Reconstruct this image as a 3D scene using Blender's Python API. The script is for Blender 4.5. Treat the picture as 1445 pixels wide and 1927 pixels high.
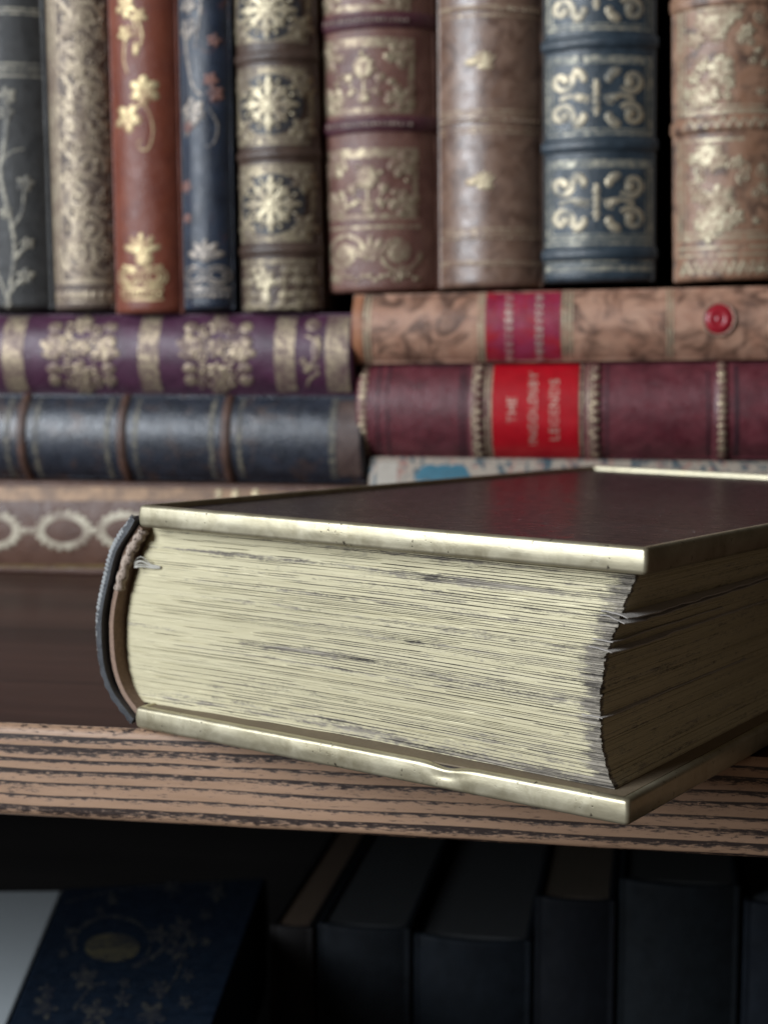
import bpy, bmesh, math, random
from mathutils import Vector, Matrix, noise as mnoise
R = math.radians
sin, cos, pi = math.sin, math.cos, math.pi
scene = bpy.context.scene
for o in list(bpy.data.objects):
    bpy.data.objects.remove(o)
COL = scene.collection
rng = random.Random(7)

# ------------------------------------------------------------------ camera
F_PX, CX, CY, HOR, CAM_H = 2890.0, 722.5, 963.5, 640.0, 0.095
PITCH = math.atan((CY - HOR) / F_PX)
cd = bpy.data.cameras.new('camera')
cam = bpy.data.objects.new('camera', cd); COL.objects.link(cam)
cd.sensor_fit = 'VERTICAL'; cd.sensor_height = 24.0; cd.sensor_width = 18.0
cd.lens = 24.0 * F_PX / 1927.0
cd.clip_start = 0.01; cd.clip_end = 50
cam.location = (0, 0, CAM_H); cam.rotation_euler = (pi / 2 - PITCH, 0, 0)
cd.dof.use_dof = True; cd.dof.focus_distance = 0.326; cd.dof.aperture_fstop = 11.5
scene.camera = cam

# ------------------------------------------------------------------ light
w = bpy.data.worlds.new('World'); scene.world = w; w.use_nodes = True
bg = w.node_tree.nodes['Background']
bg.inputs[0].default_value = (1.0, 0.79, 0.62, 1); bg.inputs[1].default_value = 0.066

def area(name, loc, target, sx, sy, power, color):
    l = bpy.data.lights.new(name, 'AREA'); l.shape = 'RECTANGLE'; l.size = sx; l.size_y = sy
    l.energy = power; l.color = color
    o = bpy.data.objects.new(name, l); COL.objects.link(o); o.location = loc
    o.rotation_euler = (Vector(target) - Vector(loc)).to_track_quat('-Z', 'Y').to_euler()
    return o
area('window_light', (-1.30, -0.42, 0.62), (0.0, 0.45, 0.05), 0.75, 1.0, 39.0, (0.87, 0.935, 1.0))

scene.render.engine = 'CYCLES'
scene.cycles.use_denoising = True
scene.cycles.max_bounces = 6
vs = scene.view_settings
vs.view_transform = 'Standard'; vs.look = 'None'; vs.exposure = 0.2; vs.gamma = 1.0

# ------------------------------------------------------------------ frames
YAW = -10.05
E1 = Vector((cos(R(YAW)), sin(R(YAW)), 0)); E2 = Vector((-sin(R(YAW)), cos(R(YAW)), 0))
ORG = Vector((-0.06145, 0.36758, 0))           # a point on the front edge of the shelf top
def ray(px, py):
    u = (px - CX) / F_PX; v = (CY - py) / F_PX
    return Vector((u, cos(PITCH) + v * sin(PITCH), -sin(PITCH) + v * cos(PITCH)))
def on_b(px, py, b):
    """(a, z) on the vertical plane b metres behind the shelf edge."""
    d = ray(px, py); o = Vector((0, 0, CAM_H))
    t = (b - (o - ORG).dot(E2)) / d.dot(E2); p = o + d * t
    return (p - ORG).dot(E1), p.z
def world(a, b, z): return ORG + E1 * a + E2 * b + Vector((0, 0, z))

# ------------------------------------------------------------------ object helpers
def tag(o, label, cat, group=None, kind=None):
    o['label'] = label; o['category'] = cat
    if group: o['group'] = group
    if kind: o['kind'] = kind
    return o
def empty(name, mat):
    o = bpy.data.objects.new(name, None); COL.objects.link(o); o.empty_display_size = 0.02
    o.matrix_world = mat
    return o
class MB:
    def __init__(s): s.v = []; s.f = []; s.sm = []
    def add(s, vs_, fs, smooth=False):
        b = len(s.v); s.v += [tuple(p) for p in vs_]
        s.f += [tuple(b + i for i in f) for f in fs]; s.sm += [smooth] * len(fs)
    def grid(s, pts, smooth=True, cu=False, cv=False):
        n = len(pts); m = len(pts[0]); b = len(s.v)
        for r in pts: s.v += [tuple(p) for p in r]
        for i in range(n if cv else n - 1):
            for j in range(m if cu else m - 1):
                i2 = (i + 1) % n; j2 = (j + 1) % m
                s.f.append((b + i * m + j, b + i * m + j2, b + i2 * m + j2, b + i2 * m + j)); s.sm.append(smooth)
    def box(s, x0, x1, y0, y1, z0, z1):
        s.add([(x, y, z) for z in (z0, z1) for y in (y0, y1) for x in (x0, x1)],
              [(0, 2, 3, 1), (4, 5, 7, 6), (0, 1, 5, 4), (2, 6, 7, 3), (0, 4, 6, 2), (1, 3, 7, 5)])
    def build(s, name, mat, parent=None, bevel=0, fix=False, attr=None):
        me = bpy.data.meshes.new(name); me.from_pydata(s.v, [], s.f)
        me.polygons.foreach_set('use_smooth', s.sm)
        if attr:
            at = me.attributes.new(attr[0], 'FLOAT', 'POINT'); at.data.foreach_set('value', attr[1])
        me.materials.append(mat); me.update()
        if fix:
            bm = bmesh.new(); bm.from_mesh(me); bmesh.ops.recalc_face_normals(bm, faces=bm.faces); bm.to_mesh(me); bm.free()
        o = bpy.data.objects.new(name, me); COL.objects.link(o)
        if parent: o.parent = parent
        if bevel:
            md = o.modifiers.new('bevel', 'BEVEL'); md.width = bevel; md.segments = 3; md.limit_method = 'ANGLE'
        return o

# ------------------------------------------------------------------ materials
class NT:
    def __init__(s, name):
        s.m = bpy.data.materials.new(name); s.m.use_nodes = True; s.t = s.m.node_tree
        s.p = s.t.nodes['Principled BSDF']
    def n(s, typ, **kw):
        nd = s.t.nodes.new(typ)
        for k, v in kw.items():
            if k.startswith('i_'):
                key = k[2:].replace('_', ' ')
                key = int(key) if key.isdigit() else key
                if isinstance(v, bpy.types.NodeSocket): s.t.links.new(v, nd.inputs[key])
                else: nd.inputs[key].default_value = v
            else: setattr(nd, k, v)
        return nd
    def link(s, a, b): s.t.links.new(a, b)
    def coord(s, scale=(1, 1, 1), loc=(0, 0, 0)):
        tc = s.n('ShaderNodeTexCoord')
        mp = s.n('ShaderNodeMapping', i_Vector=tc.outputs['Object'], i_Scale=scale, i_Location=loc)
        return mp.outputs[0]
    def noise(s, vec, scale, detail=4, rough=0.55, dist=0):
        return s.n('ShaderNodeTexNoise', i_Vector=vec, i_Scale=scale, i_Detail=detail, i_Roughness=rough, i_Distortion=dist).outputs[0]
    def ramp(s, fac, *stops):
        r = s.n('ShaderNodeValToRGB', i_Fac=fac); e = r.color_ramp.elements
        while len(e) < len(stops): e.new(0.5)
        for k, (p, c) in enumerate(stops):
            e[k].position = p; e[k].color = (*c, 1) if not isinstance(c, (int, float)) else (c, c, c, 1)
        return r.outputs[0]
    def mix(s, fac, a, b, blend='MIX'):
        m = s.n('ShaderNodeMix', data_type='RGBA', blend_type=blend)
        for sock, v in ((m.inputs[0], fac), (m.inputs[6], a), (m.inputs[7], b)):
            if isinstance(v, bpy.types.NodeSocket): s.link(v, sock)
            else: sock.default_value = v if isinstance(v, (int, float)) else (*v[:3], 1)
        return m.outputs[2]
    def math(s, op, a, b=0.0, clamp=False):
        m = s.n('ShaderNodeMath', operation=op, use_clamp=clamp)
        for sock, v in ((m.inputs[0], a), (m.inputs[1], b)):
            if isinstance(v, bpy.types.NodeSocket): s.link(v, sock)
            else: sock.default_value = v
        return m.outputs[0]
    def bump(s, h, strength, dist):
        b = s.n('ShaderNodeBump', i_Height=h, i_Strength=strength, i_Distance=dist)
        s.link(b.outputs[0], s.p.inputs['Normal'])
    def set(s, **kw):
        for k, v in kw.items():
            sock = s.p.inputs[k.replace('_', ' ')]
            if isinstance(v, bpy.types.NodeSocket): s.link(v, sock)
            else: sock.default_value = (*v, 1) if isinstance(v, tuple) and len(v) == 3 else v
        return s.m

def leather(name, c1, c2, scale=160, rough=0.4, spots=None, spec=0.5, bump=0.35, loc=(0, 0, 0)):
    t = NT(name); v = t.coord(loc=loc)
    n1 = t.noise(v, scale, 5, 0.6, 0.4)
    col = t.mix(t.ramp(n1, (0.34, 0.0), (0.66, 1.0)), c1, c2)
    if spots:   # (colour, scale, lo, hi)
        n2 = t.noise(v, spots[1], 4, 0.6, 1.2)
        col = t.mix(t.ramp(n2, (spots[2], 0.0), (spots[3], 1.0)), col, spots[0])
    sc = t.noise(v, 420, 5, 0.7)
    col = t.mix(t.ramp(sc, (0.66, 0.0), (0.80, 0.5)), col, tuple(min(1, c * 1.8 + 0.03) for c in c2))
    fine = t.noise(v, 2600, 3, 0.6)
    big = t.noise(v, 300, 3, 0.5)
    t.bump(t.math('ADD', fine, t.math('MULTIPLY', big, 1.5)), bump, 0.0004)
    rr = t.ramp(t.noise(v, 220, 4), (0.3, max(0.05, rough - 0.1)), (0.7, min(1, rough + 0.15)))
    return t.set(Base_Color=col, Roughness=rr, Specular_IOR_Level=spec)

def gilt(name, base, gold=(0.62, 0.53, 0.34), lo=0.36, hi=0.52, scale=500, rough=0.5, metal=0.7):
    """gold leaf worn through to the leather under it"""
    t = NT(name); v = t.coord()
    a = t.noise(v, scale, 6, 0.68)
    m = t.ramp(a, (lo, 0.0), (hi, 1.0))
    m = t.math('MULTIPLY', m, t.ramp(t.noise(v, 95, 4, 0.6), (0.36, 0.30), (0.55, 1.0)))
    tone = t.noise(v, 230, 3)
    g = t.mix(tone, tuple(c * 0.72 for c in gold), gold)
    col = t.mix(m, base, g)
    t.bump(t.noise(v, 1500, 3), 0.3, 0.0004)
    return t.set(Base_Color=col, Metallic=t.math('MULTIPLY', m, metal), Roughness=rough)

def paper(name, c1, c2, dark, axis_scale=(30, 30, 2500)):
    t = NT(name); v = t.coord(axis_scale)
    n1 = t.noise(v, 1.0, 4, 0.6)
    col = t.mix(n1, c1, c2)
    col = t.mix(t.ramp(t.noise(v, 2.0, 3), (0.55, 0.0), (0.72, 0.8)), col, dark)
    t.bump(n1, 0.5, 0.0004)
    return t.set(Base_Color=col, Roughness=0.8)

def brass():
    t = NT('brass_edging'); v = t.coord()
    tarn = t.noise(v, 110, 6, 0.68, 0.8)
    col = t.mix(t.ramp(tarn, (0.3, 0.0), (0.7, 1.0)), (0.31, 0.27, 0.175), (0.45, 0.41, 0.30))
    pit = t.noise(v, 900, 3, 0.6)
    clus = t.noise(v, 150, 2)
    pits = t.math('MULTIPLY', t.ramp(pit, (0.625, 0.0), (0.68, 1.0)), t.ramp(clus, (0.45, 0.0), (0.6, 1.0)))
    col = t.mix(pits, col, (0.06, 0.05, 0.035))
    v2 = t.coord((40, 40, 900))
    scr = t.noise(v2, 1.0, 4, 0.7)
    rr = t.math('ADD', t.ramp(tarn, (0.25, 0.29), (0.75, 0.46)), t.math('MULTIPLY', scr, 0.08))
    h = t.math('SUBTRACT', t.math('ADD', t.math('MULTIPLY', scr, 0.3), t.math('MULTIPLY', t.noise(v, 240, 3), 1.2)), pits)
    t.bump(h, 0.16, 0.0003)
    return t.set(Base_Color=col, Roughness=rr, Metallic=0.72)

def page_gilt():
    t = NT('gilt_page_edge'); v = t.coord((30, 30, 1500))
    at = t.n('ShaderNodeAttribute', attribute_name='wear_gap').outputs['Fac']
    st = t.noise(v, 1.0, 5, 0.68, 0.3)
    fl = t.noise(t.coord((230, 230, 1000)), 1.0, 5, 0.72)
    sp = t.noise(t.coord((800, 800, 1900)), 1.0, 4, 0.75)
    big = t.noise(t.coord((16, 16, 90)), 1.0, 3, 0.6)
    wv = t.math('ADD', t.math('ADD', t.math('MULTIPLY', st, 0.40), t.math('MULTIPLY', fl, 0.45)), t.math('ADD', t.math('MULTIPLY', sp, 0.30), t.math('MULTIPLY', big, 0.20)))
    m = t.ramp(t.math('ADD', wv, t.math('MULTIPLY', at, 0.55)), (0.675, 0.0), (0.80, 1.0))      # 1 = gold gone
    v3 = t.coord((60, 60, 1500), (0.3, 0, 0))
    pc = t.ramp(t.noise(v3, 1.0, 5, 0.7), (0.36, (0.04, 0.034, 0.028)), (0.49, (0.20, 0.175, 0.142)), (0.70, (0.43, 0.385, 0.31)))
    gt = t.noise(t.coord((20, 20, 500)), 1.0, 4, 0.6)
    gc = t.mix(gt, (0.46, 0.41, 0.255), (0.62, 0.56, 0.385))
    col = t.mix(m, gc, pc)
    t.bump(t.math('ADD', t.math('MULTIPLY', st, 1.0), t.math('MULTIPLY', fl, 0.8)), 0.13, 0.0004)
    return t.set(Base_Color=col, Metallic=t.math('MULTIPLY', t.math('SUBTRACT', 1.0, m), 0.38),
                 Roughness=t.ramp(m, (0.0, 0.52), (1.0, 0.85)))

def wood_edge():
    t = NT('oak_edge_band'); tc = t.n('ShaderNodeTexCoord').outputs['Object']
    warp = t.noise(t.n('ShaderNodeMapping', i_Vector=tc, i_Scale=(16, 1, 60)).outputs[0], 1.0, 3, 0.5)
    sx = t.n('ShaderNodeSeparateXYZ', i_Vector=tc)
    zz = t.math('ADD', sx.outputs[2], t.math('MULTIPLY', t.math('SUBTRACT', warp, 0.5), 0.0022))
    # long annual rings: seven dark streaks over the 23 mm face, frayed by pores
    cmb = t.n('ShaderNodeCombineXYZ', i_X=t.math('MULTIPLY', sx.outputs[0], 2.0), i_Z=t.math('MULTIPLY', zz, 255.0))
    ring = t.noise(cmb.outputs[0], 1.0, 1, 0.4)
    saw = t.math('FRACT', t.math('ADD', t.math('MULTIPLY', zz, 330.0), t.math('MULTIPLY', ring, 1.1)))
    pore = t.noise(t.n('ShaderNodeMapping', i_Vector=tc, i_Scale=(330, 1, 2300)).outputs[0], 1.0, 6, 0.75)
    pore2 = t.noise(t.n('ShaderNodeMapping', i_Vector=tc, i_Scale=(210, 1, 1500)).outputs[0], 1.0, 4, 0.65)
    d = t.math('SUBTRACT', saw, 0.60)
    d = t.math('ADD', d, t.math('MULTIPLY', t.math('SUBTRACT', pore, 0.5), 2.6))
    d = t.math('ADD', d, t.math('MULTIPLY', t.math('SUBTRACT', ring, 0.5), 0.5))
    fade = t.noise(t.n('ShaderNodeMapping', i_Vector=tc, i_Scale=(22, 1, 190)).outputs[0], 1.0, 3, 0.6)
    d = t.math('ADD', d, t.math('MULTIPLY', t.math('SUBTRACT', fade, 0.44), 0.9))
    m1 = t.ramp(d, (0.04, 0.0), (0.20, 1.0))
    m2 = t.ramp(pore2, (0.585, 0.0), (0.67, 1.0))
    m = t.math('MAXIMUM', m1, t.math('MULTIPLY', m2, 0.8))
    body = t.mix(t.noise(t.n('ShaderNodeMapping', i_Vector=tc, i_Scale=(40, 1, 500)).outputs[0], 1.0, 4, 0.6), (0.28, 0.168, 0.102), (0.47, 0.30, 0.20))
    col = t.mix(m, body, (0.034, 0.022, 0.019))
    t.bump(t.math('SUBTRACT', pore, t.math('MULTIPLY', m, 0.8)), 0.3, 0.0004)
    return t.set(Base_Color=col, Roughness=0.42)

def wood_top(name, c1, c2, rough=0.3, sc=(5, 90, 90), spec=0.5):
    t = NT(name); v = t.coord(sc)
    n1 = t.noise(v, 1.0, 5, 0.6, 0.6)
    col = t.mix(t.ramp(n1, (0.3, 0.0), (0.7, 1.0)), c1, c2)
    t.bump(t.noise(t.coord((60, 900, 900)), 1.0, 4), 0.15, 0.0003)
    return t.set(Base_Color=col, Roughness=rough, Specular_IOR_Level=spec)

def plain(name, c, rough=0.6, metal=0.0, var=0.25, scale=300, bump=0.3):
    t = NT(name); v = t.coord(); n1 = t.noise(v, scale, 5, 0.65)
    col = t.mix(n1, tuple(x * (1 - var) for x in c), tuple(min(1, x * (1 + var)) for x in c))
    t.bump(t.noise(v, scale * 4, 3), bump, 0.0004)
    return t.set(Base_Color=col, Roughness=rough, Metallic=metal)

BRASS = brass()

# ------------------------------------------------------------------ bookcase
bc = empty('bookcase', Matrix.Translation(ORG) @ Matrix.Rotation(R(YAW), 4, 'Z'))
tag(bc, 'dark brown bookcase with an oak grained shelf edge that holds all the books', 'bookcase')
SH_T = 0.0236
TOPW = wood_top('dark_shelf_laminate', (0.022, 0.008, 0.0055), (0.085, 0.038, 0.027), 0.40, (3.5, 48, 48), spec=0.28)
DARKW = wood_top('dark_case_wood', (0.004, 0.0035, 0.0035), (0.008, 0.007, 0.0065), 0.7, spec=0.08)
m = MB(); m.box(-0.9, 0.9, 0.0022, 0.40, -SH_T + 0.0004, -0.0004)
shelf = m.build('shelf', TOPW, bc)
m = MB(); prof = []
r_ = 0.0024
for k in range(7):
    an = pi / 2 * k / 6; prof.append((r_ - r_ * sin(an), -r_ + r_ * cos(an)))      # top rounding
for k in range(1, 8): prof.append((0.0, -r_ - (SH_T - 2 * r_) * k / 8))
for k in range(7):
    an = pi / 2 * k / 6; prof.append((r_ - r_ * cos(an), -SH_T + r_ - r_ * sin(an)))
prof = [(0.0022, 0.0)] + prof + [(0.0022, -SH_T)]
rows = []
for i in range(241):
    x = -0.9 + 1.8 * i / 240
    rows.append([(x, p[0] + 0.00012 * mnoise.noise(Vector((x * 90, p[1] * 200, 3))), p[1] + (0.0002 * mnoise.noise(Vector((x * 160, 7, 1))) if p[1] < -SH_T + 0.002 else 0)) for p in prof])
m.grid(rows); m.build('edge_band', wood_edge(), shelf, fix=False)
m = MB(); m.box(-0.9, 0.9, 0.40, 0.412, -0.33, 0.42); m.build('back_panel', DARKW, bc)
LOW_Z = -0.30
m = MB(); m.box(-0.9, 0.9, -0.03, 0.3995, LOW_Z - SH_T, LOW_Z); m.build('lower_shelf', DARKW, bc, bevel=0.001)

# ------------------------------------------------------------------ antique book builder (spine faces local -y, head is +z)
class Book:
    def __init__(s, name, label, wdt, hgt, mat, mw, alpha=55, depth=0.125, cover=None, pages=None, group=None, cap=0.002, top_gap=0.003):
        s.w, s.h, s.mat = wdt, hgt, mat
        s.al = R(alpha); s.rad = wdt / 2 / sin(s.al); s.bul = s.rad * (1 - cos(s.al))
        s.root = empty(name, mw); tag(s.root, label, 'book', group or 'old books along the back of the shelf')
        m = MB(); rows = []
        zs = [0, .0002, .0006, .0012, .002, .003] + [.003 + (hgt - .006) * k / 40 for k in range(1, 40)] + [hgt - .003, hgt - .002, hgt - .0012, hgt - .0006, hgt - .0002, hgt]
        inner = []
        for z in zs:
            e = min(z, hgt - z); d = 0 if e >= cap else cap * (1 - math.sqrt(max(0, 1 - ((cap - e) / cap) ** 2)))
            row = []; irow = []
            for k in range(33):
                ph = -s.al + 2 * s.al * k / 32
                nz = 0.00018 * mnoise.noise(Vector((ph * 3 + wdt * 900, z * 60, hgt * 100)))
                row.append(s.pol(ph, z, nz - d)); irow.append(s.pol(ph, z, -max(0.0018, d + 0.0004)))
            rows.append(row); inner.append(irow)
        m.grid(rows); m.grid(inner)
        n = len(zs)
        for a_, b_ in ((0, 0), (n - 1, n - 1)):
            m.grid([rows[a_], inner[b_]], smooth=False)
        m.grid([[r[0] for r in rows], [r[0] for r in inner]], smooth=False)
        m.grid([[r[-1] for r in rows], [r[-1] for r in inner]], smooth=False)
        s.spine = m.build('spine', mat, s.root, fix=True)
        bt = 0.0024; y0 = s.bul - 0.001
        for sx in (-1, 1):
            m = MB(); x0, x1 = sorted((sx * wdt / 2, sx * (wdt / 2 - bt)))
            m.box(x0, x1, y0, y0 + depth, 0, hgt); m.build('board', cover or mat, s.root, bevel=0.0007)
        m = MB(); pw = wdt / 2 - bt - 0.0002
        m.box(-pw, pw, y0 + 0.0032, y0 + depth - 0.004, 0.003, hgt - top_gap)
        m.build('page_block', pages or PAGES, s.root)
    def pol(s, ph, z, off):
        r = s.rad + off
        return (r * sin(ph), s.rad - r * cos(ph), z)
    def at(s, x, z, off):
        x = max(-0.995 * s.w / 2, min(0.995 * s.w / 2, x))
        return s.pol(math.asin(x / s.rad), z, off)
    def band(s, z, wid=0.004, hb=0.0012, mat=None, name='raised_band', flat=False):
        m = MB(); rows = []
        for k in range(9):
            q = -1 + k / 4; hh = hb * (math.sqrt(max(0, 1 - q * q)) if not flat else (1 if abs(q) < 0.9 else 0)) - 0.0001
            rows.append([s.pol(-s.al + 2 * s.al * j / 24, z + wid / 2 * q, hh) for j in range(25)])
        m.grid(rows)
        return m.build(name, mat or s.mat, s.root, fix=False)

PAGES = paper('old_page_edges', (0.30, 0.23, 0.16), (0.42, 0.34, 0.24), (0.08, 0.06, 0.045), (2500, 20, 20))

class Orn:
    """gilt tooling drawn on a spine; conv turns drawing units into (x, z) on the spine in metres"""
    def __init__(s, book, conv, unit, off=0.00012):
        s.b, s.c, s.u, s.o = book, conv, unit, off; s.m = MB(); s.sep = None; s.flat = 1.0
    def P(s, p, dz=0.0): 
        x, z = s.c(*p); return s.b.at(x, z, s.o + dz * s.flat)
    def stroke(s, pts, w0, w1=None, dome=0.00022):
        w1 = w0 if w1 is None else w1; n = len(pts); L = []; M_ = []; Rr = []
        for i, p in enumerate(pts):
            a = pts[max(0, i - 1)]; b = pts[min(n - 1, i + 1)]
            dx, dy = b[0] - a[0], b[1] - a[1]; l = math.hypot(dx, dy) or 1
            ww = (w0 + (w1 - w0) * i / max(1, n - 1)) / 2
            nx, ny = -dy / l * ww, dx / l * ww
            L.append(s.P((p[0] + nx, p[1] + ny))); M_.append(s.P(p, dome)); Rr.append(s.P((p[0] - nx, p[1] - ny)))
        s.m.grid([L, M_, Rr])
    def blob(s, x, y, rx, ry=None, ang=0, n=12, dome=0.0004):
        ry = rx if ry is None else ry; ca, sa = cos(ang), sin(ang)
        ring = [s.P((x + rx * cos(t) * ca - ry * sin(t) * sa, y + rx * cos(t) * sa + ry * sin(t) * ca)) for t in [2 * pi * k / n for k in range(n)]]
        mid = [s.P((x + .6 * (rx * cos(t) * ca - ry * sin(t) * sa), y + .6 * (rx * cos(t) * sa + ry * sin(t) * ca)), dome * 0.75) for t in [2 * pi * k / n for k in range(n)]]
        s.m.grid([ring, mid], cu=True)
        s.m.add(mid + [s.P((x, y), dome)], [(k, (k + 1) % n, n) for k in range(n)], True)
    def rect(s, x0, x1, y0, y1, nx=14, ny=3):
        if s.sep: s.done(*s.sep) if s.m.v else None
        s.m.grid([[s.P((x0 + (x1 - x0) * i / nx, y0 + (y1 - y0) * j / ny)) for i in range(nx + 1)] for j in range(ny + 1)])
    def frame(s, x0, x1, y0, y1, wd):
        s.rect(x0, x1, y0, y0 + wd, 14, 1); s.rect(x0, x1, y1 - wd, y1, 14, 1)
        s.rect(x0, x0 + wd, y0 + wd, y1 - wd, 1, 6); s.rect(x1 - wd, x1, y0 + wd, y1 - wd, 1, 6)
    def petal(s, x, y, ang, l, wd): s.blob(x + cos(ang) * l * .55, y + sin(ang) * l * .55, l * .5, wd / 2, ang)
    def flower(s, x, y, r, n=5, rot=0.3, core=True, wf=0.7):
        for k in range(n): s.petal(x, y, rot + 2 * pi * k / n, r, r * wf)
        if core: s.blob(x, y, r * .28)
    def spiral(s, x, y, r, turns=1.3, start=0, w0=4, flip=1, ball=True):
        pts = []
        for k in range(22):
            q = k / 21; a = start + flip * 2 * pi * turns * q; rr = r * (1 - .78 * q)
            pts.append((x + rr * cos(a), y + rr * sin(a)))
        s.stroke(pts, w0, w0 * .8)
        if ball: s.blob(pts[-1][0], pts[-1][1], w0 * .9)
    def curve(s, pts, w0, w1=None, n=10):
        out = []
        P_ = [pts[0]] + list(pts) + [pts[-1]]
        for i in range(1, len(P_) - 2):
            for k in range(n):
                t = k / n; a, b, c, d = P_[i - 1], P_[i], P_[i + 1], P_[i + 2]
                out.append(tuple(.5 * (2 * b[j] + (c[j] - a[j]) * t + (2 * a[j] - 5 * b[j] + 4 * c[j] - d[j]) * t * t + (3 * b[j] - a[j] - 3 * c[j] + d[j]) * t ** 3) for j in (0, 1)))
        out.append(pts[-1]); s.stroke(out, w0, w1)
    def done(s, name, mat):
        o = s.m.build(name, mat, s.b.root); s.m = MB(); return o

def text_on(book, conv, body, cx, cy, size, mat, name='lettering', along='up', off=0.0003):
    """one line of gilt capitals; drawn in units, along='up' makes the line run up the picture"""
    cu = bpy.data.curves.new('t', 'FONT'); cu.body = body; cu.size = 1.0; cu.align_x = 'CENTER'; cu.align_y = 'CENTER'; cu.space_character = 1.12
    ob = bpy.data.objects.new('t', cu); COL.objects.link(ob)
    me = ob.evaluated_get(bpy.context.evaluated_depsgraph_get()).to_mesh()
    vv = [tuple(v.co) for v in me.vertices]; ff = [tuple(p.vertices) for p in me.polygons]
    ob.to_mesh_clear(); bpy.data.objects.remove(ob); bpy.data.curves.remove(cu)
    m = MB(); pts = []
    for (x, y, _) in vv:
        if along == 'up': px, py = cx - y * size, cy - x * size
        else: px, py = cx + x * size, cy - y * size
        X, Z = conv(px, py); pts.append(book.at(X, Z, off))
    m.add(pts, ff)
    return m.build(name, mat, book.root)

BB = 0.236      # how far behind the shelf edge the row of spines stands
def standing(name, label, top, bot, mat, H=0.21, b=BB, **kw):
    """top/bot = (x left, x right, y) of the spine in the photograph's pixels"""
    at0 = [on_b(top[i], top[2], b) for i in (0, 1)]; ab0 = [on_b(bot[i], bot[2], b) for i in (0, 1)]
    zt, zb = at0[0][1], ab0[0][1]
    ca_t = (at0[0][0] + at0[1][0]) / 2; ca_b = (ab0[0][0] + ab0[1][0]) / 2
    wd = ((at0[1][0] - at0[0][0]) + (ab0[1][0] - ab0[0][0])) / 2
    lean = math.atan2(ca_t - ca_b, zt - zb)
    mw = Matrix.Translation(world(ca_b, b, zb)) @ Matrix.Rotation(R(YAW), 4, 'Z') @ Matrix.Rotation(lean, 4, 'Y')
    bk = Book(name, label, wd, H, mat, mw, **kw)
    def conv(px, py):
        a, z = on_b(px, py, b); q = (z - zb) / (zt - zb)
        return a - (ca_b + (ca_t - ca_b) * q), z - zb
    return bk, conv
def lying(name, label, xl, xr, yt, yb, mat, tilt=0.0, b=BB, z0=None, xref=None, **kw):
    """a book on its side, head to the picture's left; yt/yb top and bottom of the spine at xref"""
    xref = xref if xref is not None else (xl + xr) / 2
    al, _ = on_b(xl, (yt + yb) / 2, b); ar, _ = on_b(xr, (yt + yb) / 2, b)
    zt = on_b(xref, yt, b)[1]; zb = z0 if z0 is not None else on_b(xref, yb, b)[1]
    aref = on_b(xref, (yt + yb) / 2, b)[0]
    H = ar - al; zc = (zt + zb) / 2 + (ar - aref) * math.tan(R(tilt))
    mw = Matrix.Translation(world(ar, b, zc)) @ Matrix.Rotation(R(YAW), 4, 'Z') @ Matrix.Rotation(R(-90) - R(tilt), 4, 'Y')
    bk = Book(name, label, zt - zb, H, mat, mw, **kw)
    def conv(px, py):
        a, z = on_b(px, py, b); da, dz = a - ar, z - zc; c_, s_ = cos(R(tilt)), sin(R(tilt))
        return dz * c_ - da * s_, -(da * c_ + dz * s_)
    return bk, conv, (zt, zb)

# ================================================================== left pile of lying books
GOLD = (0.60, 0.50, 0.32)
CREAM = (0.66, 0.60, 0.47)
brown_l = leather('brown_calf', (0.075, 0.034, 0.022), (0.12, 0.06, 0.04), 90, 0.45)
navy_l = leather('navy_morocco', (0.015, 0.018, 0.026), (0.027, 0.033, 0.048), 120, 0.27, ((0.07, 0.040, 0.03), 75, 0.52, 0.72), spec=0.7)
purple_l = leather('purple_calf', (0.050, 0.016, 0.036), (0.085, 0.028, 0.060), 140, 0.36, spec=0.55)

bk, cv, zz = lying('antique_book', 'brown book with cream oval chain on its spine, lowest of the left pile', -260, 745, 908, 1083, brown_l, z0=0.0, xref=100, alpha=26, depth=0.13)
o = Orn(bk, cv, 1)
for cx in (-130, -12, 121, 236, 352, 470, 590):
    pts = [(cx + 43 * cos(t), 999 + 29 * sin(t)) for t in [2 * pi * k / 28 for k in range(29)]]
    o.stroke(pts, 13)
    for k in range(18):
        t = 2 * pi * k / 18; o.blob(cx + 50 * cos(t), 999 + 35 * sin(t), 6, 5)
    o.blob(cx - 59, 999, 9, 7); o.blob(cx + 59, 999, 9, 7)
o.done('chain_ornament', gilt('cream_stamping', (0.10, 0.05, 0.035), (0.52, 0.46, 0.35), 0.20, 0.38, metal=0.15))
o.rect(-258, 742, 918, 943, 40, 2); o.done('tan_border', gilt('tan_border', (0.12, 0.06, 0.03), (0.34, 0.20, 0.105), 0.3, 0.55, 120, metal=0.1))
o.rect(-258, 742, 1064, 1071, 40, 1); o.done('gilt_rule', gilt('dull_rule', (0.07, 0.03, 0.02), (0.38, 0.27, 0.12), 0.3, 0.5))
for x in (408, 440, 478): o.blob(x, 931, 7, 12)
o.done('gilt_dots', gilt('gilt_on_brown', (0.10, 0.05, 0.03), GOLD))

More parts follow.
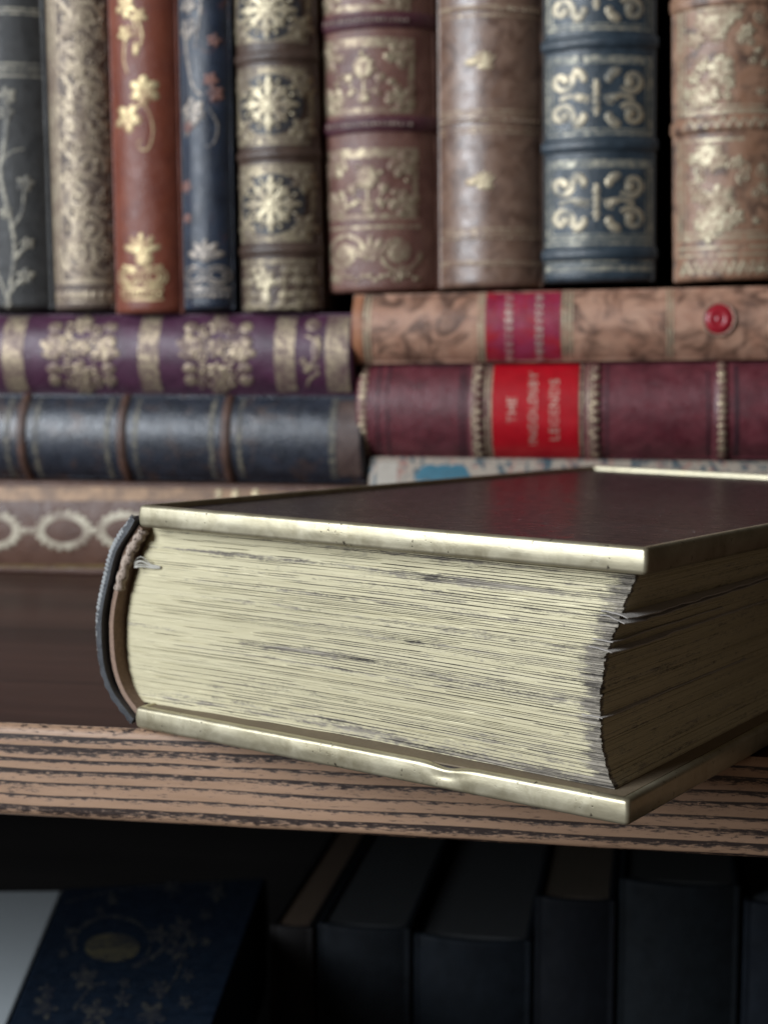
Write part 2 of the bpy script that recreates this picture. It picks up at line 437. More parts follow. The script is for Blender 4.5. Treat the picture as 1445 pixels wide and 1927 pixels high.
bk, cv, zz = lying('antique_book', 'dark navy book with brown raised bands, lying between the purple and the chain book', -280, 683, 745, 908, navy_l, xref=300, alpha=58, depth=0.13)
bandm = leather('worn_band', (0.045, 0.024, 0.018), (0.10, 0.05, 0.035), 200, 0.45)
for x in (-150, 40, 228, 424):
    bk.band(cv(x, 826)[1], 0.0042, 0.0011, bandm)
o = Orn(bk, cv, 1)
FR = gilt('faint_rule', (0.035, 0.035, 0.04), (0.30, 0.27, 0.20), 0.42, 0.62, metal=0.4)
o.sep = ('gilt_rule', FR)
for x in (-150, 40, 228, 424):
    o.rect(x + 22, x + 30, 752, 902, 2, 20); o.rect(x - 32, x - 23, 752, 902, 2, 20)
o.rect(618, 630, 752, 902, 2, 20)
o.done('gilt_rule', FR); o.sep = None
o.rect(632, 676, 756, 898, 8, 20); o.done('worn_tail', leather('worn_tail_leather', (0.055, 0.032, 0.028), (0.10, 0.065, 0.055), 150, 0.5))

bk, cv, zz = lying('antique_book', 'purple book with gilt bands and sprays, top of the left pile', -220, 664, 590, 744, purple_l, xref=300, alpha=56, depth=0.12)
gp = gilt('gilt_on_purple', (0.07, 0.025, 0.04), (0.52, 0.42, 0.29), 0.36, 0.54)
o = Orn(bk, cv, 1, 0.0002)
for x0, x1 in ((-215, -190), (4, 44), (260, 298), (516, 554), (612, 655)):
    o.rect(x0, x1, 596, 738, 6, 24)
    o.done('gilt_band', gp)
for cx in (-100, 152, 408):
    for sx in (-1, 1):
        for yy in (616, 640, 668, 694, 716):
            o.blob(cx + sx * 52, yy, 13, 10); o.spiral(cx + sx * 25, yy + 4, 13, 1.2, rng.random() * 6, 5)
    for yy in (610, 655, 700, 728): o.flower(cx, yy, 19, 6, rng.random())
    o.flower(cx - 50, 652, 26, 6); o.flower(cx + 48, 660, 26, 5)
    for k in range(16): o.blob(cx + rng.uniform(-64, 64), rng.uniform(604, 732), rng.uniform(3, 7))
    o.done('gilt_spray', gp)
o.curve([(572, 700), (584, 690), (597, 660), (590, 640), (575, 632)], 9, 5); o.curve([(566, 676), (580, 690), (600, 690)], 12, 8)
o.blob(586, 612, 14, 12); o.blob(596, 655, 10, 24); o.curve([(600, 700), (580, 715), (574, 728)], 8, 4)
o.done('gilt_spray', gp)

# ================================================================== right pile of lying books
tan_l = leather('tan_tree_calf', (0.34, 0.175, 0.115), (0.46, 0.27, 0.185), 110, 0.42, ((0.12, 0.062, 0.042), 85, 0.44, 0.62), spec=0.5)
maroon_l = leather('maroon_morocco', (0.085, 0.017, 0.024), (0.145, 0.036, 0.045), 130, 0.34, ((0.06, 0.016, 0.02), 90, 0.5, 0.75), spec=0.55)
t = NT('marbled_paper'); v = t.coord()
n1 = t.noise(v, 130, 5, 0.6, 2.2)
c = t.mix(t.ramp(n1, (0.50, 0.0), (0.60, 1.0)), (0.30, 0.25, 0.20), (0.02, 0.055, 0.075))
c = t.mix(t.ramp(t.noise(t.coord(loc=(3, 1, 2)), 170, 4, 0.6, 1.5), (0.55, 0.0), (0.62, 1.0)), c, (0.28, 0.14, 0.11))
marb = t.set(Base_Color=c, Roughness=0.5)
bk, cv, zz = lying('antique_book', 'cream and blue marbled book, lowest of the right pile, mostly hidden', 690, 1660, 867, 1100, marb, z0=0.0, xref=1060, alpha=30, depth=0.12)
o = Orn(bk, cv, 1)
for bx, by, br, bq in ((806, 890, 22, 14), (832, 896, 26, 20), (858, 889, 20, 13), (872, 898, 12, 8), (790, 898, 13, 8)): o.blob(bx, by, br, bq, n=14, dome=0.00005)
o.done('teal_stain', plain('teal_marbling', (0.020, 0.11, 0.16), 0.5, var=.5, scale=200))
o.rect(705, 745, 872, 940, 4, 6); o.done('paper_patch', plain('pale_marbling', (0.36, 0.32, 0.27), 0.6))

bk, cv, zz = lying('antique_book', 'maroon morocco book with bright red title label, middle of the right pile', 668, 1600, 684, 866, maroon_l, tilt=0.5, xref=1000, alpha=56, depth=0.125)
gm = gilt('gilt_on_maroon', (0.10, 0.03, 0.03), (0.62, 0.50, 0.34), 0.36, 0.55)
for x in (894, 1115, 1356): bk.band(cv(x, 775)[1], 0.0058, 0.0012)
o = Orn(bk, cv, 1, 0.00012)
for x in (676, 1352):
    o2 = Orn(bk, cv, 1, 0.0013 if x > 700 else 0.00015)
    for k in range(13): o2.blob(x + 6, 693 + k * 13.5, 8, 6)
    o2.done('gilt_beads', gm)
for x in (900, 1120):
    o2 = Orn(bk, cv, 1, 0.0013)
    for k in range(11): o2.blob(x, 697 + k * 15.5, 7, 5)
    o2.done('gilt_beads', gm)
    for k in range(10): o2.blob(x - 6, 705 + k * 15.5, 4, 4)
    o2.done('gilt_beads', gm)
    o2.rect(x - 13, x - 9, 690, 860, 1, 24); o2.done('gilt_rule', gm)
BR = plain('blind_tooling', (0.035, 0.016, 0.022), 0.45)
o.sep = ('blind_rule', BR)
for x in (708, 727, 864, 873, 1140, 1330, 1382, 1386):
    o.rect(x, x + 3.5, 688, 862, 1, 26)
o.done('blind_rule', BR); o.sep = None
o.o = 0.0003
o.sep = ('gilt_rule', gm)
for x in (911, 920, 1090, 1100): o.rect(x, x + 4.5, 688, 862, 1, 26)
o.done('gilt_rule', gm); o.sep = None
o.o = 0.00022
o.rect(925, 1088, 686, 864, 8, 26)
lab = o.done('title_label', plain('bright_red_label', (0.36, 0.004, 0.011), 0.36, 0, 0.38, 140))
GL = gilt('gilt_letters', (0.45, 0.05, 0.05), (0.72, 0.60, 0.48), 0.30, 0.50, 700)
for body, cx, cy, sz in (('THE', 964, 772, 25), ('INGOLDSBY', 1003, 770, 23), ('LEGENDS', 1043, 772, 25)):
    text_on(bk, cv, body, cx, cy, sz, GL, off=0.0004)

bk, cv, zz = lying('antique_book', 'tan mottled calf book with a raised red wax seal on its spine', 660, 1610, 549, 683, tan_l, tilt=0.85, xref=900, alpha=54, depth=0.125)
gt = gilt('gilt_on_tan', (0.30, 0.17, 0.10), (0.66, 0.57, 0.40), 0.34, 0.52)
o = Orn(bk, cv, 1, 0.0002)
o.rect(662, 680, 548, 684, 3, 20); o.done('worn_tail', leather('rubbed_calf', (0.30, 0.12, 0.06), (0.38, 0.17, 0.09), 150, 0.4))
o.sep = ('gilt_rule', gt)
for x in (684, 692, 899, 907, 1057, 1066, 1073, 1254, 1262): o.rect(x, x + 4, 540, 686, 1, 22)
o.done('gilt_rule', gt); o.sep = None
o.rect(913, 1054, 541, 682, 8, 22)
o.done('title_label', leather('faded_crimson_label', (0.22, 0.012, 0.035), (0.27, 0.03, 0.075), 120, 0.35, ((0.34, 0.012, 0.022), 60, 0.45, 0.62)))
o.o = 0.0005      # two worn lines of capitals, too rubbed to read: bars of broken gilt
for x in (957, 1014):
    for k in range(9):
        yy = 556 + k * 14
        o.rect(x - 7, x - 2, yy, yy + 10, 1, 1); o.rect(x + 2, x + 7, yy + rng.uniform(0, 3), yy + 10, 1, 1)
        o.rect(x - 2, x + 2, yy + rng.choice((0, 4, 8)), yy + 11, 1, 1)
o.done('rubbed_lettering', gilt('gilt_rubbed', (0.30, 0.05, 0.08), (0.62, 0.50, 0.42), 0.34, 0.55, 900))
# the red seal: rim, dome, centre
sx_, sz_ = cv(1352, 601); 
m = MB(); rows = []
for (rr, hh) in ((29, -0.0004), (29, 0.0006), (27, 0.0009), (25, 0.0006), (23, 0.0012), (17, 0.0014), (10, 0.0014), (8, 0.0009), (6, 0.0014), (0.1, 0.0015)):
    rows.append([bk.at(sx_ + rr * 0.000197 * cos(2 * pi * k / 28), sz_ + rr * 0.000197 * sin(2 * pi * k / 28), hh) for k in range(28)])
m.grid(rows, cu=True)
seal = m.build('red_seal', plain('red_wax', (0.28, 0.012, 0.022), 0.3, 0, 0.15), bk.root)
m = MB()
m.grid([[bk.at(sx_ + rr * 0.000197 * cos(2 * pi * k / 32), sz_ + rr * 0.000197 * sin(2 * pi * k / 32), hh) for k in range(32)] for rr, hh in ((30.5, 0.0001), (30.5, 0.001), (29, 0.0014), (27, 0.0010))], cu=True)
m.build('seal_rim', gilt('seal_rim', (0.2, 0.08, 0.06), (0.5, 0.36, 0.27), 0.3, 0.5), seal)

# ================================================================== standing books
# charcoal book with gilt vine
l1 = leather('charcoal_cloth', (0.014, 0.014, 0.014), (0.028, 0.027, 0.026), 150, 0.5)
bk, cv = standing('antique_book', 'charcoal book with climbing gilt flower vine, leftmost of the standing row', (-92, 75, 0), (-66, 92, 583), l1, alpha=36)
g1 = gilt('gilt_on_charcoal', (0.05, 0.05, 0.05), (0.46, 0.42, 0.33), 0.38, 0.56, metal=0.5)
o = Orn(bk, cv, 1)
o.sep = ('gilt_rule', g1)
for y in (14, 22, 118, 128, 140): o.rect(-85, 72, y, y + 4, 14, 1)
o.done('gilt_rule', g1); o.sep = None
o.curve([(14, 175), (12, 250), (2, 330), (22, 420), (28, 480), (14, 570)], 7, 6)
o.curve([(22, 430), (40, 400), (45, 350)], 5, 4); o.curve([(4, 300), (24, 285), (44, 280)], 6, 3)
o.curve([(26, 490), (42, 470), (50, 455)], 8, 3); o.curve([(20, 550), (36, 530), (48, 515)], 6, 4)
o.curve([(2, 330), (-30, 360), (-40, 420), (-20, 470), (14, 560)], 6, 5)
for (x, y, r) in ((14, 180, 17), (12, 212, 15), (46, 345, 15), (50, 458, 12), (48, 520, 16), (12, 400, 12), (-30, 250, 15), (-40, 420, 15), (16, 572, 9)):
    o.flower(x, y, r, 5, r)
o.done('gilt_vine', g1)

# cream and gold filigree book
l2 = leather('brown_filigree_ground', (0.075, 0.05, 0.04), (0.15, 0.11, 0.085), 260, 0.5)
bk, cv = standing('antique_book', 'cream book covered all over with gilt filigree scrolls, left of the rust red book', (76, 190, 0), (94, 209, 583), l2, alpha=56)
g2 = gilt('cream_gilt', (0.15, 0.10, 0.075), (0.56, 0.46, 0.33), 0.32, 0.52, metal=0.45)
o = Orn(bk, cv, 1, 0.00015)
def x2(q, y): return 76 + 18 * y / 583 + q * 114.5
for y0 in range(-20, 520, 14):      # left margin, a pale vertical band
    o.stroke([(x2(.06, y0), y0), (x2(.06, y0 + 7), y0 + 7), (x2(.06, y0 + 14), y0 + 14)], 13)
    o.stroke([(x2(.19, y0), y0), (x2(.19, y0 + 7), y0 + 7), (x2(.19, y0 + 14), y0 + 14)], 9)
o.done('gilt_border', g2)
r2 = random.Random(11)
for k, cy in enumerate((30, 105, 170, 240, 310, 370, 430, 480)):
    q = .5 if k % 2 else .68
    o.spiral(x2(q, cy), cy, 30, 1.6, k * 1.7, 9, 1 if k % 2 else -1)
    o.curve([(x2(.2, cy - 30), cy - 40), (x2(.35, cy), cy - 22), (x2(.7, cy), cy + 20), (x2(.97, cy), cy + 40)], 8, 5)
    o.flower(x2(1.1 - q, cy + 20), cy + 26, 17, 5, k)
for k in range(230):
    y = r2.uniform(-5, 512); q = r2.uniform(.28, .98)
    if r2.random() < .45: o.blob(x2(q, y), y, r2.uniform(3, 8), r2.uniform(2, 4), r2.uniform(0, 3), 8)
    else: o.spiral(x2(q, y), y, r2.uniform(6, 12), 1.1, r2.uniform(0, 6), 3.2, r2.choice((1, -1)))
o.curve([(x2(.15, 470), 460), (x2(.25, 500), 500), (x2(.5, 515), 522), (x2(.98, 525), 530)], 12, 8)
o.done('gilt_filigree', g2)
for k in range(9): o.blob(x2(.07 + k * .11, 556), 556, 6.5, 9)
o.done('gilt_beads', g2); o.rect(x2(.02, 530), x2(.98, 530), 526, 534, 12, 1); o.done('gilt_rule', g2); o.rect(x2(.02, 566), x2(.98, 566), 566, 570, 12, 1)
o.done('gilt_rule', g2)

# rust red book with flower sprays
l3 = leather('rust_red_calf', (0.135, 0.032, 0.018), (0.19, 0.052, 0.028), 100, 0.42, spec=0.45)
bk, cv = standing('antique_book', 'rust red book with three gilt flower sprays on a smooth spine', (193, 327, 0), (211, 338, 590), l3, alpha=50)
g3 = gilt('gilt_on_rust', (0.20, 0.07, 0.035), (0.68, 0.55, 0.31), 0.33, 0.5)
o = Orn(bk, cv, 1)
o.curve([(262, -60), (240, -20), (238, 20), (252, 40), (258, 70)], 6, 4); o.flower(236, 12, 22, 5); o.flower(235, 62, 17, 5); o.curve([(235, 70), (232, 110), (240, 138)], 4, 3)
o.curve([(262, 40), (268, 70), (258, 100)], 5, 3); o.flower(262, 30, 16, 5); o.blob(256, 92, 6, 14)
o.done('gilt_spray', g3)
o.flower(272, 170, 28, 6, .5); o.flower(240, 222, 28, 5, .2); o.curve([(262, 190), (280, 210), (288, 245), (282, 275), (270, 283), (260, 272), (268, 262)], 4.5, 3); o.curve([(250, 205), (270, 195), (280, 180)], 5, 3)
o.done('gilt_spray', g3)
for a in range(5): o.petal(266, 475, -pi / 2 + (a - 2) * .62, 36, 15)
o.blob(272, 488, 17, 15); o.blob(262, 468, 12, 16)
for sx in (-1, 1):
    for rr in (26, 18, 11): o.stroke([(265 + sx * 24 + rr * .9 * cos(t), 521 + rr * .72 * sin(t)) for t in [2 * pi * k / 20 for k in range(21)]], 4.5)
o.curve([(228, 500), (250, 505), (265, 512), (280, 505), (304, 500)], 6, 5)
o.rect(222, 306, 541, 547, 10, 1); o.rect(222, 306, 560, 566, 10, 1)
for k in range(9): o.blob(226 + k * 9.4, 553.5, 4.5, 5)
o.done('gilt_spray', g3)

# blue floral book
l4 = leather('blue_printed_cloth', (0.010, 0.015, 0.027), (0.020, 0.031, 0.055), 110, 0.4, ((0.10, 0.045, 0.04), 110, 0.60, 0.74), spec=0.6)
bk, cv = standing('antique_book', 'narrow dark blue book with reddish and silver flower sprays', (330, 428, 0), (341, 437, 583), l4, alpha=55)
g4 = gilt('silver_gilt', (0.05, 0.05, 0.06), (0.50, 0.43, 0.36), 0.38, 0.56, metal=0.5)
o = Orn(bk, cv, 1)
rose = gilt('rose_stamping', (0.06, 0.05, 0.06), (0.36, 0.17, 0.13), 0.36, 0.55, metal=0.1)
o.flower(352, 52, 20, 5); o.curve([(345, 60), (350, 110), (362, 160), (380, 180)], 7, 4); o.flower(352, 8, 17, 5); o.curve([(380, -20), (376, 30), (366, 90)], 6, 4)
o.flower(362, 210, 26, 6); o.curve([(360, 230), (352, 245), (346, 255)], 6, 4); o.curve([(392, 200), (408, 235), (402, 268), (388, 276)], 4, 3)
o.done('gilt_spray', g4)
for (x, y, r) in ((396, 150, 14), (404, 175, 16), (352, 238, 12), (347, 350, 13), (350, 410, 10), (402, 75, 12)): o.flower(x, y, r, 5, x)
o.done('rose_spray', rose)
for a in range(5): o.petal(386, 485, -pi / 2 + (a - 2) * .66, 34, 15)
o.blob(386, 480, 14)
for sx in (-1, 1):
    for rr in (22, 13): o.stroke([(386 + sx * 22 + rr * cos(t), 518 + rr * .75 * sin(t)) for t in [2 * pi * k / 20 for k in range(21)]], 5)
o.rect(345, 432, 540, 548, 10, 1)
for k in range(8): o.blob(349 + k * 11, 556, 5)
o.done('gilt_spray', g4)

# book with gilt snowflake medallions
l5 = leather('umber_calf', (0.050, 0.030, 0.022), (0.085, 0.052, 0.038), 120, 0.4, spec=0.5)
bk, cv = standing('antique_book', 'umber book with large gilt snowflake medallions in framed panels', (430, 582, 0), (441, 603, 585), l5, alpha=56)
g5 = gilt('gilt_panel', (0.10, 0.07, 0.05), (0.44, 0.37, 0.25), 0.38, 0.56, 420)
g5b = gilt('bright_gilt', (0.14, 0.10, 0.07), (0.60, 0.52, 0.36), 0.30, 0.48)
dk5 = plain('dark_medallion_ground', (0.030, 0.028, 0.030), 0.45)
def x5(q, y): return 430 + 14 * y / 585 + q * 155
for y in (105, 290, 470): bk.band(cv(512, y)[1], 0.0042, 0.0011)
for (y0, y1, cy) in ((-75, 78, 18), (125, 272, 196), (308, 455, 384)):
    o = Orn(bk, cv, 1, 0.00010)
    o.rect(x5(.05, y0), x5(.93, y0), y0, y0 + 24); o.rect(x5(.05, y0), x5(.93, y0), y1 - 20, y1)
    for q, yy in ((.12, y0 + 34), (.84, y0 + 34), (.12, y1 - 30), (.84, y1 - 30)): o.flower(x5(q, yy), yy, 24, 5)
    o.rect(x5(.03, cy), x5(.09, cy), y0 + 22, y1 - 18, 2, 8); o.rect(x5(.90, cy), x5(.95, cy), y0 + 22, y1 - 18, 2, 8)
    o.done('gilt_panel', g5)
    o.o = 0.0003; cx = x5(.46, cy)
    o.blob(cx, cy, 60, 58, n=24, dome=0.0001); o.done('medallion_ground', dk5)
    o.o = 0.0005
    for k in range(8): o.petal(cx, cy, k * pi / 4, 52 if k % 2 == 0 else 44, 15)
    for k in range(8):
        for sg in (-1, 1): o.petal(cx + 24 * cos(k * pi / 4), cy + 24 * sin(k * pi / 4), k * pi / 4 + sg * .7, 19, 9)
    for k in range(8): o.blob(cx + 47 * cos(k * pi / 4 + pi / 8), cy + 47 * sin(k * pi / 4 + pi / 8), 4)
    o.blob(cx, cy, 12); o.done('gilt_medallion', g5b)
o = Orn(bk, cv, 1, 0.0001)
o.rect(x5(.05, 500), x5(.93, 500), 488, 497)
for q in (.15, .3, .6, .75, .88):
    for yy in (508, 530, 555, 572): o.blob(x5(q, yy) + rng.uniform(-6, 6), yy, 12, 9); o.spiral(x5(q, yy), yy, 12, 1.1, q * 9 + yy, 4)
o.rect(x5(.05, 580), x5(.93, 580), 574, 581); o.done('gilt_panel', g5)
o.o = 0.0003
o.flower(x5(.36, 530), 527, 22, 6); o.blob(x5(.36, 560), 562, 11, 15); o.done('gilt_medallion', g5b)

# maroon brown book with floral panels
l6 = leather('maroon_brown_calf', (0.11, 0.045, 0.036), (0.19, 0.095, 0.072), 100, 0.42, spec=0.5)
bandp = leather('purple_band', (0.060, 0.018, 0.028), (0.095, 0.032, 0.040), 160, 0.4)
bk, cv = standing('antique_book', 'maroon brown book with gilt floral panels and purple raised bands', (582, 811, 0), (603, 818, 549), l6, alpha=55, b=BB + 0.004)
g6 = gilt('gilt_floral', (0.15, 0.075, 0.055), (0.48, 0.40, 0.27), 0.36, 0.55)
def x6(q, y): return 582 + 19 * y / 549 + q * 222
for y in (38, 234):
    bk.band(cv(700, y)[1], 0.0062, 0.0014, bandp)
    o = Orn(bk, cv, 1, 0.0015)
    for k in range(20): o.blob(x6(.12 + k * .036, y), y, 3, 5)
    o.done('gilt_beads', gilt('bead_gilt', (0.08, 0.03, 0.03), (0.42, 0.33, 0.27), 0.4, 0.6))
for (y0, y1) in ((-130, 18), (70, 212), (278, 412)):
    o = Orn(bk, cv, 1)
    o.frame(x6(.06, y0), x6(.86, y0), y0, y1, 10); o.rect(x6(.08, y0), x6(.84, y0), y0 + 2, y0 + 18)
    cx, cy = x6(.44, (y0 + y1) / 2), y0 + 56
    o.flower(cx, cy, 22, 8, wf=.9); o.blob(cx, cy, 17)
    o.curve([(cx, cy + 18), (cx, y1 - 30)], 5, 5)
    for sx in (-1, 1):
        o.curve([(cx, cy + 48), (cx + sx * 22, cy + 40), (cx + sx * 30, cy + 18)], 4, 3); o.blob(cx + sx * 31, cy + 20, 10); o.blob(cx + sx * 52, cy + 28, 9, 7)
        o.blob(cx + sx * 26, cy + 48, 9, 7, .6 * sx); o.blob(cx + sx * 48, cy + 52, 7)
        for yy in (y0 + 32, y1 - 28):
            o.flower(x6(.44 + sx * .31, yy), yy, 27, 5, yy); o.blob(x6(.44 + sx * .21, yy), yy + 4, 9)
    o.petal(cx, cy + 70, -pi / 2, 18, 22); o.blob(cx, cy + 58, 12, 10)
    for k in range(12): o.blob(x6(rng.uniform(.14, .78), y0), rng.uniform(y0 + 26, y1 - 18), rng.uniform(3, 6))
    o.done('gilt_panel', g6)
o = Orn(bk, cv, 1)
o.rect(x6(.06, 430), x6(.86, 430), 424, 430)
for sx in (-1, 1):
    cx = x6(.44, 475) + sx * 52; o.spiral(cx, 476, 40, 1.5, 0, 9, sx); o.blob(cx, 476, 20); o.spiral(cx + sx * 10, 515, 16, 1.1, 2, 6)
for a in range(5): o.petal(x6(.44, 470), 490, -pi / 2 + (a - 2) * .5, 46, 15)
for k in range(14): o.blob(x6(.1 + k * .055, 515), 522 + 5 * sin(k * 2), 7, 5)
o.done('gilt_panel', g6)

# mottled brown book with small gilt crowns
l7 = leather('mottled_brown_calf', (0.15, 0.085, 0.058), (0.23, 0.145, 0.105), 90, 0.36, ((0.085, 0.044, 0.030), 110, 0.44, 0.66), spec=0.8, bump=0.2)
bk, cv = standing('antique_book', 'mottled brown book with small gilt crowns and thin gilt rules, glossy', (816, 1018, 0), (820, 1018, 541), l7, alpha=54, b=BB + 0.004)
g7 = gilt('gilt_on_brown_calf', (0.20, 0.12, 0.08), (0.60, 0.50, 0.35), 0.44, 0.66)
o = Orn(bk, cv, 1)
o.sep = ('gilt_rule', g7)
for y in (8, 26, 205, 213, 238, 246, 428, 436, 490): o.rect(820, 1012, y, y + 4.5, 16, 1)
o.done('gilt_rule', g7); o.sep = None
for y in (16, 226):
    for k in range(28): o.blob(824 + k * 7, y, 3.2, 4.5)
    o.done('gilt_beads', g7)
for y in (448, 498):
    for k in range(20): o.blob(826 + k * 9.6, y, 4, 3)
    o.done('gilt_beads', g7)
g7b = gilt('gilt_crown', (0.30, 0.2, 0.13), (0.58, 0.49, 0.33), 0.32, 0.52)
for y in (112, 338, -90):
    for a in range(5): o.petal(911, y + 12, -pi / 2 + (a - 2) * .42, 28, 9)
    o.blob(913, y + 12, 16, 8); o.blob(886, y + 4, 13, 8); o.blob(915, y - 2, 7, 11)
    o.done('gilt_crown', g7b)

# blue black cloth book with gilt scroll panels
l8 = leather('blue_black_cloth', (0.014, 0.024, 0.034), (0.028, 0.044, 0.060), 200, 0.36, spec=0.6)
bk, cv = standing('antique_book', 'blue black book with symmetrical gilt scroll panels', (1018, 1236, 0), (1020, 1232, 531), l8, alpha=40, b=BB + 0.004, cover=plain('black_boards', (0.008, 0.008, 0.009), 0.5))
g8 = gilt('pale_gilt', (0.035, 0.05, 0.06), (0.58, 0.50, 0.36), 0.31, 0.47)
g8b = gilt('dull_gilt', (0.035, 0.05, 0.06), (0.45, 0.42, 0.33), 0.36, 0.58)
for y in (78, 272, 478): bk.band(cv(1127, y)[1], 0.0052, 0.0012)
for (y0, y1) in ((-96, 56), (104, 254), (300, 452)):
    o = Orn(bk, cv, 1)
    o.frame(1026, 1226, y0, y1, 6); o.frame(1036, 1217, y0 + 11, y1 - 9, 3.5); o.rect(1032, 1222, y0 + 2, y0 + 15)
    o.done('gilt_frame', g8b)
    cx, cy = 1122, (y0 + y1) / 2 + 4
    for sx in (-1, 1):
        for sy in (-1, 1):
            ax, ay = cx + sx * 66, cy + sy * 33
            o.spiral(ax, ay, 24, 1.05, (0 if sx < 0 else pi) + sy * .6, 11, sx * sy)
            o.blob(cx + sx * 33, ay + sy * 14, 14, 9, sy * sx * .5); o.blob(cx + sx * 24, ay + sy * 4, 8, 10)
        o.curve([(cx + sx * 70, cy + 2), (cx + sx * 40, cy - 5), (cx + sx * 12, cy)], 8, 5); o.blob(cx + sx * 34, cy, 10, 7)
        o.spiral(cx + sx * 26, cy + 3, 10, 1.1, 1, 4, sx)
    o.stroke([(cx, cy - 34), (cx, cy), (cx, cy + 34)], 9, 8)
    for yy in (-20, -6, 8, 22): o.blob(cx, cy + yy, 8, 5)
    o.done('gilt_scrolls', g8)
o = Orn(bk, cv, 1)
o.sep = ('gilt_rule', g8b)
for y, hh in ((456, 5), (490, 4), (500, 10)): o.rect(1024, 1228, y, y + hh, 16, 1)
o.done('gilt_rule', g8b); o.sep = None

# tan mottled book with heavy gilt on the left of its spine
l9 = leather('speckled_tan_calf', (0.24, 0.125, 0.075), (0.34, 0.20, 0.13), 100, 0.38, ((0.085, 0.048, 0.034), 110, 0.47, 0.64), spec=0.55)
bk, cv = standing('antique_book', 'speckled tan book with rubbed gilt panels, rightmost of the standing row', (1264, 1500, 0), (1268, 1498, 527), l9, alpha=55, b=BB + 0.004)
g9 = gilt('rubbed_gilt', (0.26, 0.16, 0.10), (0.58, 0.51, 0.36), 0.37, 0.54)
for y in (232, -5): bk.band(cv(1380, y)[1], 0.0058, 0.0012)
r9 = random.Random(5)
for (y0, y1) in ((8, 212), (258, 450)):
    o = Orn(bk, cv, 1)
    o.rect(1276, 1282, y0, y1, 1, 10); o.rect(1286, 1289, y0, y1, 1, 10); o.rect(1288, 1400, y0, y0 + 6); o.rect(1288, 1470, y1 - 8, y1); o.rect(1288, 1440, y1 - 16, y1 - 12)
    for k in range(26):
        x = 1294 + 95 * abs(r9.gauss(0, .55)); y = r9.choice((y0 + 30, y0 + 45, y1 - 40, y1 - 26, (y0 + y1) / 2 + 20)) + r9.uniform(-18, 18)
        o.flower(x, y, r9.uniform(9, 19), 5, k)
    for k in range(16): o.spiral(r9.uniform(1300, 1440), r9.uniform(y0 + 16, y1 - 20), r9.uniform(8, 15), 1.2, k, 4)
    o.flower(1330, y0 + 30, 24, 7); o.flower(1332, y1 - 38, 26, 7); o.flower(1356, (y0 + y1) / 2 + 20, 28, 6)
    o.done('gilt_panel', g9)
o = Orn(bk, cv, 1)
for y in (462, 476): o.rect(1276, 1490, y, y + 5)
for k in range(12): o.curve([(1282 + k * 18, 515), (1291 + k * 18, 492), (1300 + k * 18, 515)], 5, 5); o.blob(1291 + k * 18, 508, 4)
o.done('gilt_border', g9)
o = Orn(bk, cv, 1, 0.0012)
for k in range(10): o.curve([(1290 + k * 20, 240), (1300 + k * 20, 222), (1310 + k * 20, 240)], 4, 4)
o.done('gilt_zigzag', g9)

# ================================================================== the brass bound book in front
A0 = Vector((-0.0610547, 0.36809906, 0.0005))
YB = -35.368
bb = empty('brass_bound_book', Matrix.Translation(A0) @ Matrix.Rotation(R(YB), 4, 'Z'))
tag(bb, 'thick brass bound book with gilt page edges lying over the front of the shelf', 'book')
W_, D_, T_, BT = 0.1333, 0.232, 0.0552, 0.0054
TILT = -0.0060 / 0.235
t = NT('dark_maroon_cover'); v = t.coord()
c = t.mix(t.ramp(t.noise(v, 60, 4, 0.6), (0.35, 0.0), (0.65, 1.0)), (0.012, 0.008, 0.011), (0.024, 0.017, 0.021))
dust = t.math('MULTIPLY', t.ramp(t.noise(v, 520, 3, 0.6), (0.675, 0.0), (0.71, 1.0)), t.ramp(t.noise(v, 60, 2), (0.42, 0.0), (0.55, 1.0)))
c = t.mix(dust, c, (0.40, 0.38, 0.37))
t.bump(t.math('ADD', t.noise(v, 1400, 3), t.math('MULTIPLY', dust, 2.0)), 0.05, 0.0003)
cover_l = t.set(Base_Color=c, Roughness=t.ramp(t.noise(v, 260, 6, 0.7), (0.3, 0.22), (0.7, 0.42)), Specular_IOR_Level=0.30)
edgem = BRASS
def strip_profile(hgt, wid):
    r = 0.0010; pr = []; bel = 0.00014
    for k in range(7):
        an = pi / 2 * (1 - k / 6); pr.append((bel + r - r * cos(an), r - r * sin(an)))     # rounded lower corner
    for k in range(1, 6):
        q = k / 6; pr.append((bel - bel * sin(pi * q), r + (hgt - 2 * r) * q))             # slightly swollen face
    for k in range(7):
        an = pi / 2 * k / 6; pr.append((bel + r - r * cos(an), hgt - r + r * sin(an)))
    pr += [(wid - 0.0003, hgt), (wid, hgt - 0.0003), (wid, 0.0003), (wid - 0.0003, 0)]
    return pr
